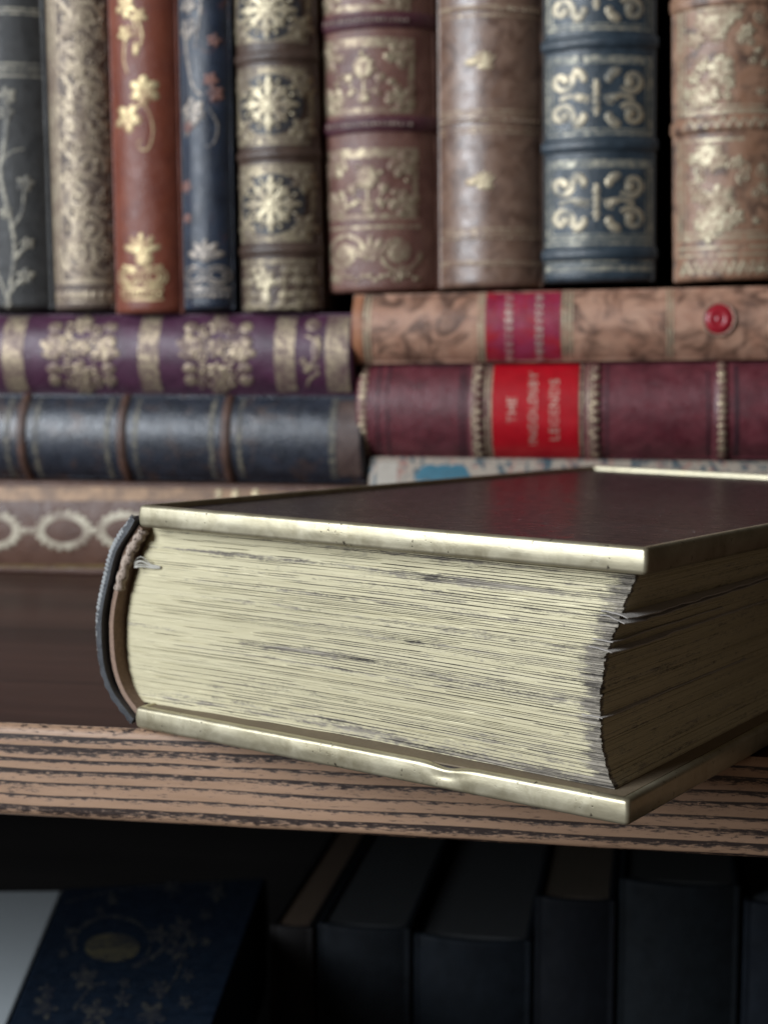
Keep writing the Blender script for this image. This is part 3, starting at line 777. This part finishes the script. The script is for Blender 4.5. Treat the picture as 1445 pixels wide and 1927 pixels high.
def brass_board(name_leather, upper):
    """leather panel held in a brass channel; local z from 0 to BT"""
    parts = []
    lip = 0.0013
    pz0, pz1 = (0.0006, BT - lip) if upper else (lip, BT - 0.0006)
    m = MB()
    NX, NY = 40, 60
    def surf(z): return [[(0.0016 + (W_ - 0.0032) * i / NX, 0.0016 + (D_ - 0.0032) * j / NY, z + 0.00003 * mnoise.noise(Vector((i * .2, j * .15, z * 900)))) for i in range(NX + 1)] for j in range(NY + 1)]
    top = surf(pz1); bot = surf(pz0)
    m.grid(top); m.grid(bot)
    m.grid([top[0], bot[0]]); m.grid([top[-1], bot[-1]]); m.grid([[r[0] for r in top], [r[0] for r in bot]]); m.grid([[r[-1] for r in top], [r[-1] for r in bot]])
    parts.append(('leather_panel' if upper else 'lower_panel', m, cover_l))
    pr = strip_profile(BT, 0.0021)
    for side in range(4):
        L = (W_, D_, W_, D_)[side]; n = 90
        rows = []; rc = 0.0009
        qs = [rc * k / 6 / L for k in range(7)]; qs = qs + [qs[-1] + (1 - 2 * qs[-1]) * k / n for k in range(1, n)] + [1 - v_ for v_ in reversed(qs)]
        for i, q in enumerate(qs):
            row = []
            for (d, z) in pr:
                t_ = d + (L - 2 * d) * q                # mitred ends
                wob = 0.00010 * mnoise.noise(Vector((q * 9, side * 5.1, z * 150 + (9 if upper else 0)))) + 0.00004 * mnoise.noise(Vector((q * 40, z * 500, side)))
                dd = d - wob; zz_ = z
                en = min(1, q * L / 0.004, (1 - q) * L / 0.004); dd = d - wob * en
                e = min(q, 1 - q) * L
                if e < rc and d < 0.0012:            # the corner of the frame is rounded in plan too
                    an = (1 - e / rc) * pi / 4; dd = dd + rc * (1 - cos(an)); en_ = rc * (1 - sin(an))
                    t_ = d + en_ if q < .5 else L - d - en_
                if side == 0 and not upper:             # the dent knocked into the lower front strip
                    g = math.exp(-((t_ - 0.0905) / 0.0040) ** 2)
                    zz_ -= 0.00085 * g * (1 if z > BT * .6 else z / BT)
                    if d < 0.0015: dd += 0.00045 * g * math.exp(-((z - BT * .62) / 0.0020) ** 2)
                if side == 0: p = (t_, dd, zz_)
                elif side == 1: p = (W_ - dd, t_, zz_)
                elif side == 2: p = (W_ - t_, D_ - dd, zz_)
                else: p = (dd, D_ - t_, zz_)
                row.append(p)
            rows.append(row)
        mm = MB(); mm.grid(rows, cu=True)
        mm.add(rows[0], [tuple(range(len(pr)))]); mm.add(rows[-1], [tuple(range(len(pr)))])
        parts.append(('brass_edging', mm, edgem))
    return parts
for (nm, mm, mt) in brass_board('lower', False): mm.build(nm, mt, bb, fix=True)
UW = 1.0045
top_rot = Matrix.Rotation(math.atan(TILT), 4, 'X')
for (nm, mm, mt) in brass_board('upper', True):
    ob = mm.build(nm, mt, bb, fix=True)
    ob.location = (0.00226, 0, T_ - BT); ob.scale = (UW, 1, 1); ob.rotation_euler = (math.atan(TILT), 0, 0)
# pastedown on the inside of the lower board
m = MB(); m.box(0.0022, W_ - 0.0024, 0.0022, D_ - 0.0024, BT - 0.0006, BT - 0.00025)
m.build('endpaper', plain('brown_endpaper', (0.16, 0.12, 0.075), 0.7, 0, 0.3, 120), bb)

# ---- page block: one gathered leaf after another, gilt on three edges
pz0, pz1 = BT - 0.0002, T_ - BT + 0.0002
FORE = [(0.0057, .1273), (0.0075, .1262), (0.0097, .1252), (0.0145, .1241), (0.0231, .1238), (0.0319, .1248), (0.0375, .1268), (0.0441, .1292), (0.048, .1309), (0.050, .1315)]
SPN = [(0.0040, -.0045), (0.0065, -.0064), (0.0117, -.0081), (0.0183, -.0091), (0.0265, -.0086), (0.0347, -.0066), (0.0416, -.0034), (0.0478, -.0005), (0.050, 0.0005)]
def interp(tab, z):
    if z <= tab[0][0]: return tab[0][1]
    for (a, b), (c, d) in zip(tab, tab[1:]):
        if z <= c: return b + (d - b) * (z - a) / (c - a)
    return tab[-1][1]
LR = random.Random(21)
th = []
while sum(th) < pz1 - pz0: th.append(LR.choice((0.0003, 0.0004, 0.0005, 0.00065, 0.0008)) * LR.uniform(.8, 1.2))
sc_ = (pz1 - pz0) / sum(th); th = [t_ * sc_ for t_ in th]
NL = len(th)
verts = []; faces = []; wear_gap = []
NXc = 200; NYc = 110
def nz3(x, y, z): return mnoise.noise(Vector((x, y, z)))
GAPS = {}
for i in range(NL):
    zc = sum(th[:i])/(pz1 - pz0)
    GAPS[i] = LR.uniform(.0002, .0007) * (1.8 if LR.random() < .15 else 1)
# bands where the gold has rubbed off, (height 0..1, half width, strength)
BANDS = [(.965, .012, .30), (.87, .018, .42), (.79, .012, .30), (.72, .02, .18), (.62, .02, .22), (.54, .012, .2), (.40, .022, .33), (.34, .012, .25), (.13, .03, .2), (.03, .035, .45)]
def wear_at(q, x, lx):
    v = -0.10
    for (c, hw, s_) in BANDS:
        cc = c - 0.06 * (x / W_ - .5) * (1 if c < .5 else .3) + 0.008 * nz3(x * 30, c * 9, 2)
        v += .72 * s_ * math.exp(-((q - cc) / hw) ** 2) * (0.55 + 0.9 * max(0, nz3(x * 25, c * 31, 5) + .35))
    v += 0.16 * nz3(x * 18, q * 45, 8)
    v += 0.55 * max(0, 1 - (lx) / 0.0065) ** 1.2           # the rubbed corner along the fore edge
    v -= 0.14 * max(0, 1 - x / 0.045)                       # near the spine the gold is whole
    return v
z = pz0
for i in range(NL):
    t0, t1 = z, z + th[i]; z = t1
    prot = LR.gauss(0, .00011); g = GAPS[i]
    fx = LR.gauss(0, .00020) + (0.0005 if LR.random() < .05 else 0)
    base = len(verts)
    rows = []
    g2_ = GAPS.get(i + 1, g)
    ge = min(.00011, th[i] * .2)
    for (zz_, rec, gi) in ((t0, g, i), (t0 + ge, 0.0, i), (t1 - ge, 0.0, i), (t1, g2_, i + 1)):
        q = (zz_ - pz0) / (pz1 - pz0)
        xs, xf = interp(SPN, zz_), interp(FORE, zz_) + fx * .6
        for j in range(NXc + 1):
            u = j / NXc; x = xs + (xf - xs) * u; lx = xf - x
            ins = 0.0055 + 0.0028 * sin(pi * min(1, max(0, u))) ** 1.5 * (1 - .6 * q)
            opn = max(0, min(1, (nz3(x * 24, gi * 7.7, 21) + .55 * nz3(x * 90, gi * 3.3, 2) + .10 + .5 * (u - .35)) * 2.6))
            opn *= min(1, u * 3.5 + .12)
            wob = 0.00016 * nz3(x * 55, i * .43, 1.7) + 0.00008 * nz3(x * 260, i * 3.1, 4)
            rag = max(0, 1 - lx / .004) * 0.0004 * nz3(x * 900, i * 5.3, 9)
            zw = 0.00035 * nz3(x * 14, q * 5, 3) * sin(pi * q) + 0.00007 * nz3(x * 120, i * .9, 6)
            y = ins - prot * min(1, .25 + u * 2) + rec * opn + wob + rag - (0.0 if u > .02 else -0.0012 * (1 - u / .02) ** 2)
            k = (1 + TILT * y / (pz1 + .0) )
            verts.append((x, y, (zz_ + zw) * k)); wear_gap.append(wear_at(q, x, lx) + (1.15 * opn if rec > 0 else 0))  # besides rubbed gold, the open grooves between leaves are darkened here
        for j in range(1, NYc + 1):             # fore edge
            v_ = j / NYc; y = 0.0055 + (D_ - 0.0055 - 0.007) * v_
            dx = .22 * fx * (.5 + .8 * nz3(y * 12, i * 1.7, 5)) + 0.00006 * nz3(y * 60, i * .7, 2)
            x = interp(FORE, zz_) + dx - rec * .28 * max(0, .5 + nz3(y * 14, gi * 5.1, 3))
            k = 1 + TILT * y / pz1
            zw = 0.0003 * nz3(y * 10, q * 5, 13) * sin(pi * q)
            verts.append((x, y, (zz_ + zw) * k)); wear_gap.append(-0.05 + 0.12 * nz3(y * 20, i * .8, 1) + (0.08 if rec > 0 else 0))
    m_ = NXc + 1 + NYc
    for r in range(3):
        for j in range(m_ - 1):
            a = base + r * m_ + j
            faces.append((a, a + 1, a + m_ + 1, a + m_))
pb = MB(); pb.v = verts; pb.f = faces; pb.sm = [False] * len(faces)
# plain spine side, tail and the two hidden flats
sp = []
for k in range(21):
    zz_ = pz0 + (pz1 - pz0) * k / 20
    sp.append([(interp(SPN, zz_), 0.0067 + (D_ - .014) * j / 10, zz_ * (1 + TILT * (0.0067 + (D_ - .014) * j / 10) / pz1)) for j in range(11)])
n0 = len(pb.v); pb.grid(sp)
en = [[(interp(SPN, pz0 + (pz1 - pz0) * k / 20) * (1 - u / 10) + interp(FORE, pz0 + (pz1 - pz0) * k / 20) * u / 10, D_ - .007, (pz0 + (pz1 - pz0) * k / 20) * (1 + TILT * D_ / pz1)) for u in range(11)] for k in range(21)]
pb.grid(en)
wear_gap += [0.1] * (len(pb.v) - n0)
pgm = page_gilt()
o = pb.build('page_block', pgm, bb, attr=('wear_gap', wear_gap)); o['kind'] = 'stuff'

# ---- leaves that stand out of the fore edge, with torn corners
tornm = plain('torn_paper', (0.36, 0.33, 0.30), 0.85, 0, 0.25, 700)
def loose_leaf(zc, y0, y1, out, thick, droop, seed):
    rr = random.Random(seed); m = MB(); top = []; bot = []
    n = 70
    for i in range(n + 1):
        q = i / n; y = y0 + (y1 - y0) * q; k = 1 + TILT * y / pz1
        xb = interp(FORE, zc) - .004
        oo = out * (1 - .75 * min(1, q * 2.2)) * (1 + .35 * nz3(y * 160, seed, 1)) + 0.0002
        if i < 4: oo *= .55 + .15 * i + rr.uniform(-.12, .12)
        rt = []; rb = []
        for j in range(6):
            u = j / 5; x = xb + (.004 + oo) * u
            zz_ = (zc - droop * u * u * (1 - .5 * q) + .00025 * nz3(y * 70, u * 3, seed)) * k
            rt.append((x, y + rr.uniform(-.0002, .0002) * (j == 5), zz_ + thick / 2)); rb.append((x, y, zz_ - thick / 2))
        top.append(rt); bot.append(rb)
    m.grid(top); m.grid(bot); m.grid([[r[-1] for r in top], [r[-1] for r in bot]]); m.grid([top[0], bot[0]]); m.grid([top[-1], bot[-1]])
    return m.build('loose_leaf', tornm, bb, fix=True)
loose_leaf(0.0413, 0.0046, 0.19, 0.0036, 0.00022, 0.0008, 3)
loose_leaf(0.0404, 0.0050, 0.15, 0.0026, 0.00018, 0.0012, 4)
loose_leaf(0.0338, 0.0048, 0.10, 0.0019, 0.0002, 0.0008, 5)
loose_leaf(0.0197, 0.0052, 0.08, 0.0009, 0.0002, 0.0003, 6)
loose_leaf(0.0355, 0.0050, 0.06, 0.0010, 0.0002, 0.0002, 8)

# ---- hollow leather spine, its lining, the headband and the frayed sewing thread
OUT = [(0.0008, -.0016), (0.0022, -.0034), (0.0071, -.0088), (0.0134, -.01195), (0.0214, -.01285), (0.0282, -.0123), (0.0364, -.0098), (0.0439, -.0069), (0.0500, -.0020), (0.0522, -.0004)]
def arc(tab, n=60):
    out = []
    z0, z1 = tab[0][0], tab[-1][0]
    P_ = [tab[0]] + tab + [tab[-1]]
    for i in range(1, len(P_) - 2):
        for k in range(8):
            t_ = k / 8; a, b, c, d = P_[i - 1], P_[i], P_[i + 1], P_[i + 2]
            out.append(tuple(.5 * (2 * b[j] + (c[j] - a[j]) * t_ + (2 * a[j] - 5 * b[j] + 4 * c[j] - d[j]) * t_ ** 2 + (3 * b[j] - a[j] - 3 * c[j] + d[j]) * t_ ** 3) for j in (0, 1)))
    out.append(tab[-1]); return out
def shell(tab, thick, y0, y1, ny, fn=None, flat_end=False):
    a = arc(tab); rows_o = []; rows_i = []
    for j in range(ny + 1):
        y = y0 + (y1 - y0) * j / ny; ro = []; ri = []
        for k, (z_, x) in enumerate(a):
            p, q = a[max(0, k - 1)], a[min(len(a) - 1, k + 1)]
            tx, tz = q[1] - p[1], q[0] - p[0]; l = math.hypot(tx, tz) or 1
            nx, nz_ = -tz / l, tx / l                     # outward (to -x)
            off = fn(k, j, y, z_) if fn else 0
            kk = 1 + TILT * y / pz1 * (z_ / T_)
            ro.append((x + nx * off, y, (z_ + nz_ * off) * kk)); ri.append((x - nx * thick, y, (z_ - nz_ * thick) * kk))
        rows_o.append(ro); rows_i.append(ri)
    m = MB(); m.grid(rows_o); m.grid(rows_i, smooth=True)
    m.grid([rows_o[0], rows_i[0]], smooth=False); m.grid([rows_o[-1], rows_i[-1]], smooth=False)
    m.grid([[r[0] for r in rows_o], [r[0] for r in rows_i]], smooth=False); m.grid([[r[-1] for r in rows_o], [r[-1] for r in rows_i]], smooth=False)
    return m
black_l = leather('black_spine_leather', (0.020, 0.022, 0.026), (0.045, 0.048, 0.054), 300, 0.38, spec=0.6)
m = shell(OUT, 0.0016, 0.0004, D_ - .002, 150, lambda k, j, y, z_: (0.00022 * (1 if (k // 2 + 0) % 2 else -.4) if y < .006 else 0) + 0.00015 * nz3(z_ * 900, y * 900, 2))
m.build('spine', black_l, bb, fix=True)
def resample(pts, n):
    L = [0.0]
    for a, b in zip(pts, pts[1:]): L.append(L[-1] + math.hypot(b[0] - a[0], b[1] - a[1]))
    out = []; k = 0
    for i in range(n + 1):
        t_ = L[-1] * i / n
        while k < len(L) - 2 and L[k + 1] < t_: k += 1
        q = (t_ - L[k]) / ((L[k + 1] - L[k]) or 1); out.append(tuple(pts[k][j] + (pts[k + 1][j] - pts[k][j]) * q for j in (0, 1)))
    return out
tp = resample(arc(OUT), 230); m = MB(); rows = []
for i, (z_, x) in enumerate(tp):
    a, b = tp[max(0, i - 1)], tp[min(230, i + 1)]; tx, tz = b[1] - a[1], b[0] - a[0]; l = math.hypot(tx, tz); nx, nz_ = -tz / l, tx / l
    q = i / 230; rad = 0.0004 + 0.00062 * min(1, max(0, (q - .12) * 2.2)) * min(1, (1.02 - q) * 9)
    rib = 0.24 * cos(2 * pi * i / 4.6 + 2.6 * nz3(i * .13, 2, 1)) * (0.35 + .9 * max(0, nz3(i * .05, 4, 4) + .45))
    rows.append([(x + nx * (-.0001 + rad * cos(t_) * (1 + rib)) , 0.0012 - rad * .9 * sin(t_) * (1 + .5 * rib), z_ + nz_ * (-.0001 + rad * cos(t_) * (1 + rib))) for t_ in [2 * pi * k / 10 for k in range(10)]])
m.grid(rows, cu=True); m.add(rows[0], [tuple(range(10))]); m.add(rows[-1], [tuple(range(10))])
m.build('ribbed_turn_in', plain('lit_grey_leather', (0.27, 0.275, 0.275), 0.42, 0, 0.6, 800, 0.7), bb, fix=True)  # window light on this lip is put into its paler grey colour
IN = [(z_, x + .0026) for z_, x in OUT[1:-1]]
m = shell(IN, 0.0014, 0.0022, D_ - .004, 60, lambda k, j, y, z_: 0.0002 * nz3(z_ * 1400, y * 1400, 7))
m.build('spine_lining', plain('fuzzy_brown_lining', (0.25, 0.165, 0.12), 0.9, 0, 0.5, 900, 0.9), bb, fix=True)
# rolled headband at the upper end: a twisted cord
def cord(path, rad, twist, mat, name, lob=.22):
    m = MB(); rows = []
    for i, p in enumerate(path):
        a = Vector(path[max(0, i - 1)]); b = Vector(path[min(len(path) - 1, i + 1)]); d = (b - a).normalized()
        s1 = d.cross(Vector((0, 1, 0))); s1 = s1.normalized() if s1.length > .1 else Vector((1, 0, 0)); s2 = d.cross(s1)
        end = min(1, .45 + .35 * min(i, len(path) - 1 - i))
        rows.append([Vector(p) + (s1 * cos(t_) + s2 * sin(t_)) * rad * end * (1 + lob * cos(2 * t_ + twist * i) + .12 * nz3(i * .9, t_ * 2, 3)) for t_ in [2 * pi * k / 12 for k in range(12)]])
    m.grid(rows, cu=True); m.add(rows[0], [tuple(range(12))]); m.add(rows[-1], [tuple(range(12))])
    return m.build(name, mat, bb, fix=True)
hb = [(z_, x) for z_, x in arc([(0.0487, .0016), (0.0470, .0000), (0.0440, -.0025), (0.0400, -.0047), (0.0355, -.0066), (0.0330, -.0074)])]
t = NT('headband_cord'); v = t.coord(); n1 = t.noise(v, 1300, 4, 0.7)
c = t.mix(t.ramp(n1, (0.36, 0.0), (0.46, 1.0)), (0.06, 0.04, 0.03), t.mix(t.noise(v, 500, 3), (0.30, 0.22, 0.17), (0.50, 0.41, 0.34)))
t.bump(n1, 0.8, 0.0005); HBM = t.set(Base_Color=c, Roughness=0.9)
cord([(x, 0.0030, z_) for z_, x in hb], 0.00125, .9, HBM, 'headband')
m_thr = plain('white_thread', (0.42, 0.40, 0.35), 0.85)
for (dz0, dz1, hump, rr_) in ((0.0, 0.0002, .0011, .00022), (-.0006, 0.0, .0016, .00018), (-.0011, -.0001, .0004, .00020), (.0003, .0003, .0022, .00012), (-.0009, -.0002, .0010, .00014)):
    pts = []
    for k in range(18):
        q = k / 17; pts.append((-0.0026 + .0072 * q, 0.0036 + .0016 * q, 0.0402 + dz0 * (1 - q) + dz1 * q + hump * sin(pi * min(1, q * 1.5)) * (1 - q) - .0007 * q))
    cord(pts, rr_, .5, m_thr, 'frayed_thread')

# ================================================================== dim shelf below
def flat_book(name, label, quad, ztop, thick, mat, pages, group='books lying on the lower shelf'):
    """quad: far-left, far-right, near-right, near-left corners on the ground plan"""
    ctr = sum((Vector((p[0], p[1], 0)) for p in quad), Vector()) / 4
    r = empty(name, Matrix.Translation((ctr.x, ctr.y, ztop - thick))); tag(r, label, 'book', group)
    pl = [(p[0] - ctr.x, p[1] - ctr.y) for p in quad]
    for (z0, z1) in ((thick - .003, thick), (0, .003)):
        m = MB(); m.add([(x, y, z0) for x, y in pl] + [(x, y, z1) for x, y in pl], [(0, 1, 2, 3), (7, 6, 5, 4), (0, 4, 5, 1), (1, 5, 6, 2), (2, 6, 7, 3), (3, 7, 4, 0)])
        m.build('cover_board', mat, r, bevel=.0008, fix=True)
    ins = [(x * .95, y * .97) for x, y in pl]
    m = MB(); m.add([(x, y, .003) for x, y in ins] + [(x, y, thick - .003) for x, y in ins], [(0, 1, 2, 3), (7, 6, 5, 4), (0, 4, 5, 1), (1, 5, 6, 2), (2, 6, 7, 3), (3, 7, 4, 0)])
    m.build('page_block', pages, r, fix=True)
    m = MB(); a, b = pl[1], pl[2]       # rounded spine along the right side
    rows = []
    for k in range(9):
        t_ = -pi / 2 + pi * k / 8; dx = .0008 * cos(t_)
        rows.append([(a[0] + dx, a[1], thick / 2 + thick / 2 * sin(t_)), (b[0] + dx, b[1], thick / 2 + thick / 2 * sin(t_))])
    m.grid(rows); m.build('spine', mat, r)
    return r, ctr
def on_z(px, py, z):
    d = ray(px, py); t = (z - CAM_H) / d.z; return (d.x * t, d.y * t)
dkp = paper('dark_page_edges', (0.10, 0.075, 0.05), (0.17, 0.13, 0.09), (0.03, 0.02, 0.015), (300, 300, 2500))
ZN = -0.112
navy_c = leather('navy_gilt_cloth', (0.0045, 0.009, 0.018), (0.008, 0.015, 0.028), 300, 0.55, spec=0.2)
fl, fr = on_z(122, 1672, ZN), on_z(500, 1652, ZN)
nl, nr = on_z(-45, 2080, ZN), on_z(345, 2080, ZN)
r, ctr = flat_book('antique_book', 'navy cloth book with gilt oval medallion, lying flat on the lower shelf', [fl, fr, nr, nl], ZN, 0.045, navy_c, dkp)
class Flat:
    def __init__(s, root, ctr, th_): s.root, s.ctr, s.th = root, ctr, th_
    def at(s, x, y, off): return (x - s.ctr.x, y - s.ctr.y, s.th + off)
fb = Flat(r, ctr, 0.045)
o = Orn(fb, lambda px, py: on_z(px, py, ZN), 1, 0.00006); o.flat = 0.05
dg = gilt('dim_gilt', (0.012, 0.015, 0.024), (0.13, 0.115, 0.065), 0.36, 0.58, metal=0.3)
o.blob(212, 1783, 52, 27, n=24, dome=.0003); o.done('oval_medallion', dg)
o.stroke([(212 + 72 * cos(t_), 1775 + 50 * sin(t_)) for t_ in [pi * .9 + 1.35 * pi * k / 30 for k in range(31)]], 9, 3)
for (x, y, rr) in ((300, 1760, 20), (342, 1745, 22), (335, 1790, 22), (362, 1770, 14), (388, 1722, 13), (325, 1672, 18), (408, 1680, 18), (212, 1693, 12), (190, 1715, 10), (135, 1757, 14), (160, 1840, 26), (90, 1865, 16), (85, 1895, 24), (180, 1908, 30), (285, 1910, 28), (232, 1880, 16), (300, 1860, 18), (235, 1850, 12), (355, 1835, 13), (350, 1885, 14), (388, 1772, 10), (120, 1795, 10)):
    o.flower(x, y, rr, 5, rr, wf=.55)
o.curve([(250, 1820), (290, 1800), (320, 1770), (335, 1740)], 9, 5); o.curve([(300, 1880), (330, 1840), (345, 1800)], 7, 4); o.curve([(140, 1900), (170, 1860), (200, 1850)], 7, 4)
o.curve([(120, 1700), (200, 1680), (300, 1668), (420, 1662)], 3, 3)
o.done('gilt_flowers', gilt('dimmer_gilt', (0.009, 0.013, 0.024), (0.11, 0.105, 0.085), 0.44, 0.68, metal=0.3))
gl, gr = on_z(-420, 1680, ZN), on_z(117, 1676, ZN)
hl, hr = on_z(-560, 2080, ZN), on_z(-50, 2080, ZN)
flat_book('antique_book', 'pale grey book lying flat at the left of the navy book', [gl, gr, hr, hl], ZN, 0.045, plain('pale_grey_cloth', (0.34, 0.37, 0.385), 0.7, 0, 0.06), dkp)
# what they lie on: one wide dark folio
q0 = on_z(-400, 1690, ZN - .045); 
flat_book('antique_book', 'wide black folio lying under the navy and the pale grey book',
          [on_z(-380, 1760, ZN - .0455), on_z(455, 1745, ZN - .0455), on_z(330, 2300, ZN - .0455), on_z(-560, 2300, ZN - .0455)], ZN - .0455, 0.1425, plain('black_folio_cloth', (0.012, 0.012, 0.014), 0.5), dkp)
# row of dark books standing on the lower shelf, their top edges seen from above
LB = 0.16
specs = [(505, 590, 1742, (0.030, 0.022, 0.018), 'dark brown book with tan page tops, nearest the navy book on the lower shelf', (0.12, 0.078, 0.048)),
         (592, 772, 1742, (0.020, 0.022, 0.024), 'charcoal book standing second in the dim lower row', (0.030, 0.034, 0.037)),
         (774, 1000, 1764, (0.018, 0.022, 0.026), 'blue grey book with ragged top edge in the dim lower row', (0.040, 0.043, 0.046)),
         (1004, 1160, 1690, (0.012, 0.013, 0.016), 'black book with a worn brown cap in the dim lower row', (0.09, 0.068, 0.045)),
         (1163, 1396, 1660, (0.016, 0.019, 0.020), 'tall greenish black book in the dim lower row', (0.02, 0.022, 0.022)),
         (1399, 1560, 1700, (0.020, 0.024, 0.030), 'slate book with a pale top corner, right end of the lower row', (0.10, 0.115, 0.13))]
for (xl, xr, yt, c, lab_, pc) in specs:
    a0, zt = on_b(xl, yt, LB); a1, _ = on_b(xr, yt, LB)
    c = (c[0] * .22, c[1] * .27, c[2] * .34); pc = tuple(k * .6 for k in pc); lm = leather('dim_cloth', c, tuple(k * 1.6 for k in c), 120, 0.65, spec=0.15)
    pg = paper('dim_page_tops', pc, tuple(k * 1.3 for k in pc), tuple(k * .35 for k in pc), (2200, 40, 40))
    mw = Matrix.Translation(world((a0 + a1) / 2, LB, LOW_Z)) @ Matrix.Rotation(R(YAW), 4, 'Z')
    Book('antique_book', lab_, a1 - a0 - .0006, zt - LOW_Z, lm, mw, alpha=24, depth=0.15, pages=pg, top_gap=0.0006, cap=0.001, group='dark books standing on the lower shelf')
